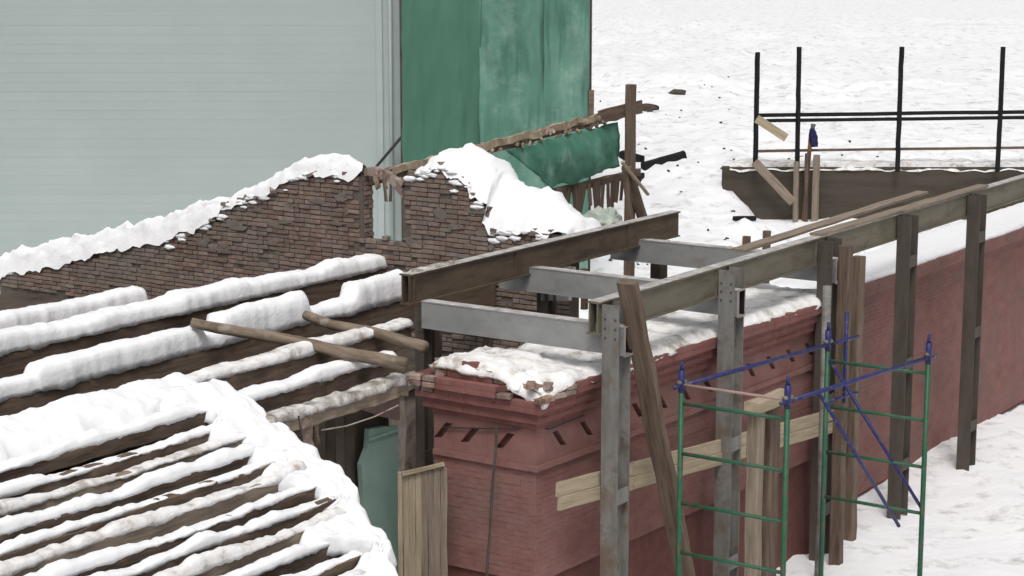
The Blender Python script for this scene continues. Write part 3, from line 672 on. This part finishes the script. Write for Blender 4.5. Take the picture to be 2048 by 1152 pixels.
for i in range(14):                                     # rubble at the broken corner and at the left shoulder
    if i < 9: p = FP('L', rnd.uniform(-0.1, 0.4), rnd.uniform(4.5, 4.64), rnd.uniform(-0.25, 0.1))
    else: p = FP('L', rnd.uniform(1.45, 1.75), rnd.uniform(4.45, 4.75), rnd.uniform(-0.15, 0.12))
    Wm = Matrix.Translation(p) @ Matrix.Rotation(rnd.uniform(0, 3), 4, 'Z') @ Matrix.Rotation(rnd.uniform(-0.6, 0.6), 4, 'X')
    place(bpy.data.objects.new('broken_brick', brick_mesh(rnd.choice([0.12, 0.18, 0.24]), M['broken'], 'brk', 0.07)), rb, Wm)
# frieze panels, each with a slanting slot
def slot_panel(face, s0, s1, z0, z1, n, depth, dirn):
    sm = (s0+s1)/2; zh0, zh1 = z0+0.15, z1-0.13
    hole = [(sm+0.05, zh0), (sm+0.175, zh0), (sm-0.035, zh1), (sm-0.16, zh1)]
    out = [(s0, z0), (s1, z0), (s1, z1), (s0, z1)]
    P = lambda q, nn: FP(face, q[0], q[1], nn)
    vs = [P(q, n) for q in out]+[P(q, n) for q in hole]+[P(q, n-depth) for q in hole]+[P(q, n-depth-0.03) for q in out]
    fs = [(0, 1, 5, 4), (1, 2, 6, 5), (2, 3, 7, 6), (3, 0, 4, 7), (4, 5, 9, 8), (5, 6, 10, 9), (6, 7, 11, 10), (7, 4, 8, 11), (8, 9, 10, 11), (0, 12, 13, 1), (1, 13, 14, 2), (2, 14, 15, 3), (3, 15, 12, 0), (12, 15, 14, 13)]
    return MB().add(vs, fs).build('frieze_panel', M['red_flat'], rb)
s = 0.0
e0 = 0.22
MB().rings([[FP('L', e0, z, 0), FP('L', 0, z, 0), FP('R', e0, z, 0), FP('R', e0, z, -0.12), C0+Vector((0.13, 0.13, z)), FP('L', e0, z, -0.12)] for z in (3.47, 3.998)]).build('corner_block', M['red_flat'], rb)
s = e0+0.002
while s < LEN['L']-0.3:
    w = 0.58; slot_panel('L', s, min(s+w, LEN['L']), 3.47, 3.998, rnd.uniform(-0.004, 0.0), 0.13, 1); s += w+0.003
s = e0+0.002
while s < LEN['R']-0.3:
    w = 0.66; slot_panel('R', s, min(s+w, LEN['R']), 3.47, 3.998, rnd.uniform(-0.004, 0.0), 0.13, 1); s += w+0.003
# string course below the frieze and the wall under it
br = []
for z, n, hh in [(3.39, 0.035, 0.076)]+[(3.31-0.08*i, -0.012, 0.076) for i in range(20)]:
    for face in 'LR':
        s = -n+(0.125 if int(round(z/0.08)) % 2 else 0.0)-0.125
        while s < LEN[face]:
            L = 0.25; a = max(s, -n); b = min(s+L, LEN[face])
            if b-a > 0.06:
                Wm = Matrix.Translation(FP(face, (a+b)/2, z+0.04, n-0.06+rnd.uniform(-0.003, 0.003))) @ Matrix.Rotation(YAW if face == 'R' else -math.pi/2, 4, 'Z')
                br.append((Wm, round(b-a-0.001, 3)))
            s += L+0.002
lay(rb, br, 0, 'red', M['red_flat'], lambda b: 0, h=0.0785)
# the lower stretch of red wall farther along
rw2 = thing('red_brick_wall', 'lower red brick wall beyond the gap at the right of the bay', 'wall', (36, 14.6, 0))
box('core', (30.9, 14.3, 0), (48, 15.6, 4.2), M['red_core'], rw2)
br = []
for k2 in range(52):
    z = 0.06+k2*0.08; n = 0.06*min(3, max(0, k2-46)); s = 30.9-(0.125 if k2 % 2 else 0)
    while s < 47.8:
        br.append((Matrix.Translation((s+0.125, 14.34-n+rnd.uniform(-0.004, 0.004), z+0.04)), 0.246)); s += 0.254
lay(rw2, br, 0, 'red', M['red_flat'], lambda b: 0, h=0.077)
snow_cap(rw2, (30.9, 14.8, 4.2), (48, 14.8, 4.2), 1.2, lambda t: 0.14, 'snow', step=0.15, seed=77)
# snow lying on the bay
mb = MB(); vs = []; NX, NY = 150, 34
for i in range(NX+1):
    for j in range(NY+1):
        a = i/NX; b = j/NY
        x = 20.82+a*8.75; yf = 13.6+(x-20.95)*math.tan(YAW); y = yf+b*1.95-0.04
        edge = min(1, min(min(b, 1-b)*9, min(a, 1-a)*45))
        base = 4.585 if x > 21.9 else 4.60+0.14*sstep(0.22, 0.5, b)
        cornerhole = math.exp(-(((x-20.85)/0.3)**2+((y-13.7)/0.33)**2))*0.2
        z = base-0.07+0.15*math.sin(edge*math.pi/2)+0.05*nz((x, y, 0), 1.8, 4)+0.025*nz((x, y, 0), 6, 5)-cornerhole
        vs.append(Vector((x+0.05*nz((x, y, 1), 5, 1), y+0.06*nz((x, y, 2), 4, 2), z)))
n = NY+1
mb.add(vs, [(i*n+j, (i+1)*n+j, (i+1)*n+j+1, i*n+j+1) for i in range(NX) for j in range(NY)])
o = mb.build('snow_sheet', M['snow_old'], rb, smooth=True); o.modifiers.new('thickness', 'SOLIDIFY').thickness = 0.06
for sx in (0.12, -0.05):                                # snow tongues at the broken corner
    snow_cap(rb, FP('L', 0.3 if sx > 0 else -0.02, 4.52, 0.12) if sx > 0 else FP('R', 0.12, 4.5, 0.1), FP('L', 0.3, 4.66, -0.4) if sx > 0 else FP('R', 0.12, 4.66, -0.4), 0.16, lambda t: 0.07, 'snow', step=0.04, seed=31+int(sx*100), name='snow_tongue')
tag(bar('steel_rod', (20.55, 14.35, 1.8), (20.72, 14.28, 4.02), 0.03, 0.03, M['steel_dark']), 'thin dark rod standing against the left face of the red bay', 'rod')
o = wire('cable', [FP('L', 1.55, 3.80, 0.03), FP('L', 0.9, 3.88, 0.04), FP('L', 0.3, 3.96, 0.03), FP('R', 0.25, 3.95, 0.04), FP('R', 1.1, 3.97, 0.04)], 0.011, M['cable'])
tag(o, 'dark cable strung round the corner of the red bay', 'cable')

# ================================================================== STEEL FRAME
ZT, ZB = 5.65, 5.19                                      # girder top and bottom
GA = 'rusty girders of the steel frame'
def girder(label, y0, y1, x0, x1, mt, stiff, zt=ZT, zb=ZB):
    t = thing('steel_girder', label, 'girder', ((x0+x1)/2, (y0+y1)/2, zb))
    box('bottom_flange', (x0, y0, zb), (x1, y1, zb+0.024), mt, t)
    box('top_flange', (x0, y0, zt-0.024), (x1, y1, zt), mt, t)
    box('web', (x0+0.002, y0+0.035, zb+0.024), (x1-0.002, y0+0.055, zt-0.024), mt, t)
    box('back_web', (x0+0.003, y1-0.055, zb+0.024), (x1-0.003, y1-0.035, zt-0.024), mt, t)
    box('frost', (x0+0.01, y0-0.003, zt+0.001), (x1-0.01, y1-0.03, zt+0.008), M['frost'], t)
    for x in stiff: box('stiffener', (x, y0+0.004, zb+0.025), (x+0.016, y0+0.035, zt-0.025), mt, t)
    return t
g1 = girder('rusty brown steel girder, the rear one, sloping up across the middle', 16.78, 17.0, 22.12, 30.25, M['steel_brown'], (22.2, 24.9, 28.4))
snow_cap(g1, (22.3, 16.9, ZT), (23.4, 16.9, ZT), 0.12, lambda t: 0.035+0.02*nz((t, 0, 0), 4, 1), 'snow_dirty', seed=41, over=0.02)
g2 = girder('olive brown steel girder, the front one, carried by the front columns', 13.33, 13.55, 21.82, 44.0, M['steel_olive'], (21.9, 22.15, 25.2, 25.6, 28.7, 29.1, 32.2, 35.7))
def cross(label, x0, x1, y0, y1, zt=5.31, zb=4.91):
    t = thing('cross_beam', label, 'beam', ((x0+x1)/2, (y0+y1)/2, zb))
    th = 0.014
    box('near_web', (x0, y0, zb+th), (x0+th, y1, zt-th), M['steel_grey'], t)
    box('far_web', (x1-th, y0, zb+th), (x1, y1, zt-th), M['wood_black'], t)  # black colour paints in the shade inside the hollow beam
    box('top_plate', (x0-0.006, y0-0.002, zt-th), (x1+0.006, y1, zt), M['steel_grey'], t)
    box('bottom_plate', (x0-0.006, y0-0.002, zb), (x1+0.006, y1, zb+th), M['steel_grey'], t)
    mb = MB()
    for (a, b, c, d) in ((x0-0.012, x1+0.012, zt, zt+0.012), (x0-0.012, x1+0.012, zb-0.012, zb), (x1, x1+0.012, zb, zt), (x0-0.012, x0, zb, zt)):
        mb.box((a, y0-0.01, c), (b, y0+0.02, d))
    mb.build('end_rim', M['rim'], t)
    box('frost', (x0-0.004, y0+0.05, zt+0.001), (x1+0.004, 13.32, zt+0.005), M['frost'], t); box('frost', (x0-0.004, 13.56, zt+0.001), (x1+0.004, min(y1, 16.7), zt+0.007), M['frost'], t)
    return t
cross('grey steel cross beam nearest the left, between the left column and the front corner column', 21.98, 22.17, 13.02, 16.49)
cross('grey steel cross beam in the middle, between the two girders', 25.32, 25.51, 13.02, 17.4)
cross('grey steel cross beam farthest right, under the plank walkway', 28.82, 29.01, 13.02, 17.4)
def column(label, x0, x1, y0, y1, ztop, mt, web_top, zbot=0.0, web_gap=None):
    t = thing('steel_column', label, 'column', ((x0+x1)/2, (y0+y1)/2, zbot))
    box('flange', (x0, y0, zbot), (x0+0.02, y1, ztop), mt, t)
    box('flange', (x1-0.02, y0, zbot), (x1, y1, ztop), mt, t)
    box('web', (x0+0.02, (y0+y1)/2-0.01, zbot), (x1-0.02, (y0+y1)/2+0.01, web_top), mt, t)
    for i in range(6):                                   # bolt heads at the beam seat
        tube('bolt', (x0-0.012, y0+0.05+(i % 2)*(y1-y0-0.1), ztop-0.2-0.13*(i//2)), (x0+0.001, y0+0.05+(i % 2)*(y1-y0-0.1), ztop-0.2-0.13*(i//2)), 0.016, 0.016, M['steel_dark'], t, sides=6)
    z = 0.9
    while z < web_top-0.5:
        box('batten_plate', (x0+0.021, y0+0.002, z), (x1-0.021, y0+0.014, z+0.22), mt, t); z += 1.9
    return t
column('grey steel column at the front corner beside the leaning timber', 21.87, 22.20, 13.06, 13.325, 5.62, M['steel_post'], 4.89)
column('grey steel column in the middle of the front girder', 25.24, 25.58, 13.06, 13.325, 5.62, M['steel_post'], 4.89)
column('brownish steel column at the right under the plank walkway', 28.72, 29.1, 13.06, 13.325, 5.62, M['steel_dark'], 4.89)
column('steel column at the far end of the front girder', 32.05, 32.4, 13.06, 13.325, 5.62, M['steel_dark'], 5.6)
column('steel column near the right end of the front girder', 35.5, 35.85, 13.06, 13.325, 5.62, M['steel_dark'], 5.6)
column('dark steel column at the left carrying the rear girder', 22.04, 22.25, 16.5, 16.66, 5.185, M['steel_dark'], 5.17)
column('dark steel column under the middle of the rear girder', 25.6, 25.86, 16.64, 16.85, 4.9, M['steel_dark'], 4.88)
column('dark steel column under the far end of the rear girder', 29.3, 29.55, 16.64, 16.85, 5.185, M['steel_dark'], 5.17)
gs = thing('gusset_plate', 'broad grey gusset plate hanging from the rear girder above its middle column', 'plate', (25.9, 16.7, 4.7))
MB().prism([(25.5, 5.18), (25.52, 4.74), (26.3, 4.62), (26.42, 5.18)], 1, 16.69, 16.72).build('plate', M['steel_grey'], gs)
bar('edge_angle', (26.33, 16.67, 4.62), (26.46, 16.67, 5.17), 0.03, 0.06, M['rim'], gs, jit=0)
tag(bar('timber_stub', (22.48, 16.62, 4.0), (22.48, 16.62, 4.9), 0.16, 0.18, M['wood_old']), 'dark timber stub close beside the left steel column', 'prop')
tag(bar('timber_stub', (22.2, 15.45, 4.6), (22.2, 15.45, 4.9), 0.1, 0.12, M['wood_old']), 'short dark block between the left cross beam and the red bay', 'block')
tag(bar('timber_stub', (26.35, 16.4, 4.5), (26.35, 16.4, 5.18), 0.1, 0.1, M['wood_old']), 'short dark strut right of the gusset plate', 'strut')
for i, (x, y, lab) in enumerate(((30.6, 15.6, 'left of the pair of thin brown struts seen between the girders'), (31.4, 15.6, 'right of the pair of thin brown struts seen between the girders'))):
    tag(bar('timber_stub', (x, y, 0.0), (x, y, 5.25), 0.11, 0.13, M['wood_brown']), lab, 'strut')
tag(bar('leaning_timber', (24.0, 12.86, 0.05), (21.86, 12.93, 5.96), 0.31, 0.11, M['wood_brown'], jit=0.01, seg=14), 'thick weathered timber leaning against the front corner column', 'timber')
# planks lying on the girder at the right
tag(bar('plank', (26.6, 13.72, 5.69), (34.5, 13.86, 5.76), 0.24, 0.05, M['wood_grey'], jit=0.006), 'grey plank lying along the front girder, rear one', 'plank', 'planks lying on the front girder')
tag(bar('plank', (28.9, 13.45, 5.685), (36.6, 13.42, 5.70), 0.22, 0.045, M['wood_grey'], jit=0.006), 'brown plank lying flat on top of the front girder', 'plank', 'planks lying on the front girder')
# ledger boards along the red bay
lg = thing('ledger_boards', 'pale timber ledger boards fixed along the foot of the red bay frieze', 'boards', (25, 13.3, 2.6))
xs = [20.9, 22.75, 23.6, 25.3, 27.1, 29.2]
for a, b in zip(xs, xs[1:]):
    f = lambda x: 3.30-(x-21.0)*0.075
    ya = 13.42+(a-21)*math.tan(YAW)*0.9; yb = 13.42+(b-21)*math.tan(YAW)*0.9
    bar('board', (a+0.006, ya, f(a)-0.09), (b-0.006, yb, f(b)-0.09+rnd.uniform(-0.01, 0.01)), 0.05, 0.2, M['wood_pale'], lg, jit=0.004)
    bar('board', (a+0.016, ya-0.02, f(a)-0.29), (b-0.01, yb-0.02, f(b)-0.29+rnd.uniform(-0.01, 0.01)), 0.05, 0.19, M['wood_pale'], lg, jit=0.004)

# ================================================================== TUBE SCAFFOLD AT THE RIGHT
sf = thing('tube_scaffold', 'green and blue tube scaffold tower in front of the red bay', 'scaffold', (23.5, 11.3, 0))
SD = Vector((math.cos(math.radians(-8)), math.sin(math.radians(-8)), 0)); SB = Vector((0, -1.58, 0))
A = Vector((22.1, 12.2, 0)); B = A+SB; SL = 3.6
posts = {'a': A, 'b': B, 'c': A+SD*SL, 'd': B+SD*SL}
for k, p in posts.items():
    zt = 4.5
    tube('standard', p, p+Vector((0, 0, zt)), 0.038, 0.038, M['pipe_green'], sf)
    c = tube('coupler', p+Vector((0, 0, zt)), p+Vector((0, 0, zt+0.30)), 0.046, 0.046, M['pipe_blue'], sf)
    tube('pin', p+Vector((0, 0, zt+0.30)), p+Vector((0, 0, zt+0.42)), 0.028, 0.024, M['pipe_blue'], c)
    tube('collar', p+Vector((-0.075, 0.02, zt+0.13)), p+Vector((0.075, -0.03, zt+0.13)), 0.03, 0.03, M['steel_post'], c)
Z = lambda p, z: p+Vector((0, 0, z))
for a, b in (('a', 'c'), ('b', 'd')):
    tube('ledger_tube', Z(posts[a], 4.58), Z(posts[b], 4.58), 0.031, 0.031, M['pipe_blue'], sf)
for a, b in (('a', 'b'), ('c', 'd')):
    if a != 'c': tube('top_rail', Z(posts[a], 4.60), Z(posts[b], 4.60), 0.02, 0.02, M['pipe_pink'], sf)
    for z in (4.34, 3.64, 2.94, 2.24):
        tube('transom', Z(posts[a], z), Z(posts[b], z), 0.026, 0.026, M['pipe_green'], sf)
tube('brace', Z(B+SD*0.75, 4.56), Z(B+SD*2.95, 2.2), 0.027, 0.027, M['pipe_blue'], sf)
gp = A+SD*(SL+0.5)
tube('guard_post', Z(gp, 3.6), Z(gp, 5.0), 0.03, 0.03, M['pipe_blue'], sf)
for z in (4.58, 3.7): tube('guard_rail', Z(posts['c'], z), Z(A+SD*(SL+0.85), z), 0.026, 0.026, M['pipe_blue'], sf)
tube('brace', Z(posts['c'], 4.4), Z(posts['d'], 2.3), 0.026, 0.026, M['pipe_blue'], sf)
for k, p in posts.items(): tube('stub_tube', Z(p, 4.58), Z(p+SD*(0.22 if k in 'cd' else -0.16), 4.58), 0.026, 0.026, M['pipe_blue'], sf)
# timbers inside the scaffold
tag(bar('timber_post', (23.45, 11.75, 0), (23.45, 11.75, 4.02), 0.2, 0.2, M['wood_grey']), 'square pale timber post inside the scaffold, topped by timber blocks', 'post')
tag(bar('timber_block', (23.2, 11.7, 4.12), (24.15, 11.66, 4.12), 0.22, 0.17, M['wood_pale']), 'pale timber block on top of the post inside the scaffold', 'block')
tag(bar('timber_post', (24.15, 11.9, 0), (24.15, 11.9, 4.0), 0.3, 0.26, M['wood_old']), 'dark brown timber post right of the pale scaffold post', 'post')
tag(tube('steel_pipe', (27.55, 12.6, 0), (27.55, 12.6, 5.1), 0.07, 0.07, M['steel_post']), 'upright grey pipe in front of the brownish right column', 'pipe')
tag(bar('timber_post', (28.55, 12.75, 0), (28.55, 12.75, 5.6), 0.18, 0.2, M['wood_old']), 'dark timber post tight behind the upright grey pipe', 'post')
tag(bar('timber_post', (30.1, 13.2, 0), (30.1, 13.2, 5.17), 0.2, 0.2, M['wood_brown']), 'brown timber post under the front girder right of the brownish column', 'post')

# ================================================================== YARD BEHIND: RETAINING WALL, TIMBER FRAME, DEBRIS
rt = MB()
rt.box((8.05, 72.35, -1.0), (30, 72.75, 2.02), FR)
tag(rt.build('retaining_wall', M['retain']), 'dark earthen retaining wall at the back of the snowy yard', 'wall')
mb = MB(); vs = []
for i in range(121):
    u = 8.3+i*0.18
    for j in range(9):
        t = j/8; h = 72.3+t*1.3
        z = 2.0+0.16*math.sin(min(1, t*4)*math.pi/2)+0.1*nz((u, h, 0), 1.2, 3)-(0.12 if j == 0 else 0)
        vs.append(yard(u, h+0.06*nz((u, 0, 0), 2, 5), z))
mb.add(vs, [(i*9+j, (i+1)*9+j, (i+1)*9+j+1, i*9+j+1) for i in range(120) for j in range(8)])
tag(mb.build('snow_ledge', M['snow_old'], smooth=True), kind='structure')
FG = 'dark timber frame at the back of the yard'
def ybar(name, a, b, w, h, mt, label=None, cat=None, group=None, parent=None, **k):
    o = bar(name, yard(*a), yard(*b), w, h, mt, parent, **k)
    if label: tag(o, label, cat, group)
    return o
tf = thing('timber_fence', 'dark timber fence of posts and rails above the retaining wall', 'fence', yard(11, 71.9, 0), AZ-math.pi/2)
ybar('post', (9.22, 71.9, 2.2), (9.2, 71.9, 6.4), 0.17, 0.15, M['wood_black'], parent=tf)
ybar('post', (10.8, 71.9, 2.0), (10.76, 71.9, 6.6), 0.15, 0.15, M['wood_black'], parent=tf)
ybar('post', (14.6, 71.9, 1.9), (14.6, 71.9, 6.6), 0.16, 0.15, M['wood_black'], parent=tf)
for u in (18.4, 22.2): ybar('post', (u, 71.9, 1.9), (u, 71.9, 6.6), 0.16, 0.15, M['wood_black'], parent=tf)
ybar('rail', (9.2, 72.02, 4.02), (30, 72.02, 4.3), 0.07, 0.14, M['wood_black'], parent=tf)
ybar('rail', (9.6, 72.02, 3.82), (30, 72.02, 4.08), 0.07, 0.13, M['wood_black'], parent=tf)
ybar('rail', (9.2, 72.02, 2.67), (30, 72.02, 2.95), 0.06, 0.1, M['wood_old'], parent=tf)
ybar('brace_board', (9.2, 71.78, 3.92), (10.35, 71.78, 3.2), 0.05, 0.32, M['wood_pale'], parent=tf)
ybar('brace_board', (9.15, 71.7, 2.3), (10.65, 71.7, 0.75), 0.05, 0.34, M['wood_grey'], parent=tf)
ybar('timber_post', (10.77, 71.75, 0.0), (10.75, 71.75, 2.3), 0.17, 0.17, M['wood_grey'], 'pale post at the foot of the slanting board by the retaining wall', 'post')
ybar('timber_post', (11.17, 71.85, 0.0), (11.16, 71.85, 2.6), 0.14, 0.14, M['wood_old'], 'thin brown post between the two paler posts by the retaining wall', 'post')
ybar('timber_post', (11.5, 71.75, 0.0), (11.5, 71.75, 2.55), 0.24, 0.2, M['wood_grey'], 'thick greyish post right of the cloth topped post by the retaining wall', 'post')
# charred timbers and rubble in the snow
def gy(u, h, dz): return (u, h, ground_z(u, h)+dz)
ybar('charred_timber', gy(5.2, 75.3, 0.12), gy(7.0, 77.2, 0.12), 0.3, 0.34, M['wood_black'], 'charred timber lying in the snow right of the props', 'timber', seg=6, ragged=0.1)
ybar('charred_timber', gy(4.5, 77.5, 0.1), gy(5.2, 76.2, 0.1), 0.3, 0.3, M['wood_black'], 'short charred timber stub beside the long charred one', 'timber', seg=4, ragged=0.08)
ybar('charred_timber', gy(4.6, 73.2, 0.1), gy(5.1, 74.8, 0.1), 0.26, 0.26, M['wood_black'], 'charred timber piece nearest the props', 'timber', seg=4, ragged=0.08)
ybar('charred_timber', gy(8.0, 67.9, 0.1), gy(8.8, 68.5, 0.1), 0.2, 0.16, M['wood_black'], 'small dark timber at the foot of the retaining wall end', 'timber', seg=4)
def lump(u, h, r, mt, label, cat='rubble', group='rubble lumps in the snowy yard'):
    mb = MB(); bm = bmesh.new(); bmesh.ops.create_icosphere(bm, subdivisions=2, radius=1)
    for v in bm.verts:
        k = 1+0.5*nz(v.co, 1.7, u*3.1); mb.v.append(yard(u+v.co.x*r*1.5*k, h+v.co.y*r*k, ground_z(u, h)+r*0.3+v.co.z*r*0.7*k))
    mb.f = [tuple(v.index for v in f.verts) for f in bm.faces]; bm.free()
    tag(mb.build('rubble_lump', mt), label, cat, group)
lump(6.75, 96, 0.34, M['earth'], 'larger dark rubble lump far up in the snow left of the timber fence')
lump(7.15, 97, 0.25, M['wood_black'], 'smaller black rubble lump beside the larger lump far up the snow')
lump(9.2, 106, 0.3, M['earth'], 'dark rubble lump farthest up the snow')
mb = MB(); r2 = random.Random(5)
for i in range(240):
    h = 62+r2.random()**2.6*55; u = r2.uniform(3, 15) if h > 73 else r2.uniform(3, 10.5)
    if u > 8.6 and 71.5 < h < 74: continue
    if nz((u, h, 0), 0.25, 12) < -0.05 and r2.random() < 0.8: continue
    L = r2.uniform(0.02, 0.09); a = r2.uniform(0, 3.1); z = ground_z(u, h)
    m = FR @ Matrix.Translation((u, h, z)) @ Matrix.Rotation(a, 4, 'Z') @ Matrix.Rotation(r2.uniform(-0.4, 0.4), 4, 'Y')
    mb.box((-L, -0.03, -0.03), (L, 0.03+L*0.2, 0.03+L*0.15), m)
tag(mb.build('scattered_debris', M['earth']), 'scattered splinters and clods on the snowy yard', 'debris', kind='stuff')

# ------------------------------------------------------------------ post with cloth tied round its top
cp = thing('cloth_post', 'thin upright rusty brown post with dark blue cloth tied round its top', 'post', yard(11.25, 72.05, 0), AZ-math.pi/2)
ybar('stake', (11.12, 72.0, 0.0), (11.3, 72.0, 3.35), 0.13, 0.13, M['trouser'], parent=cp)
ybar('tip', (11.36, 71.98, 3.5), (11.37, 71.98, 3.7), 0.13, 0.13, M['hat'], parent=cp, seg=2)
mb = MB(); rs = []
for i in range(13):
    t = i/12; z = 2.85+0.68*t; rr = 0.13+0.05*math.sin(t*3.1)-0.05*t
    rs.append([yard(11.43-0.1*t+math.cos(6.283*k/12)*rr*(1+0.35*nz((k, t*3, 0), 0.8, 4)), 71.95+math.sin(6.283*k/12)*rr*(1+0.35*nz((k, t*3, 5), 0.8, 4)), z+0.03*nz((k, t, 2), 1.1, 6)) for k in range(12)])
mb.rings(rs); mb.build('cloth', M['navy'], cp)
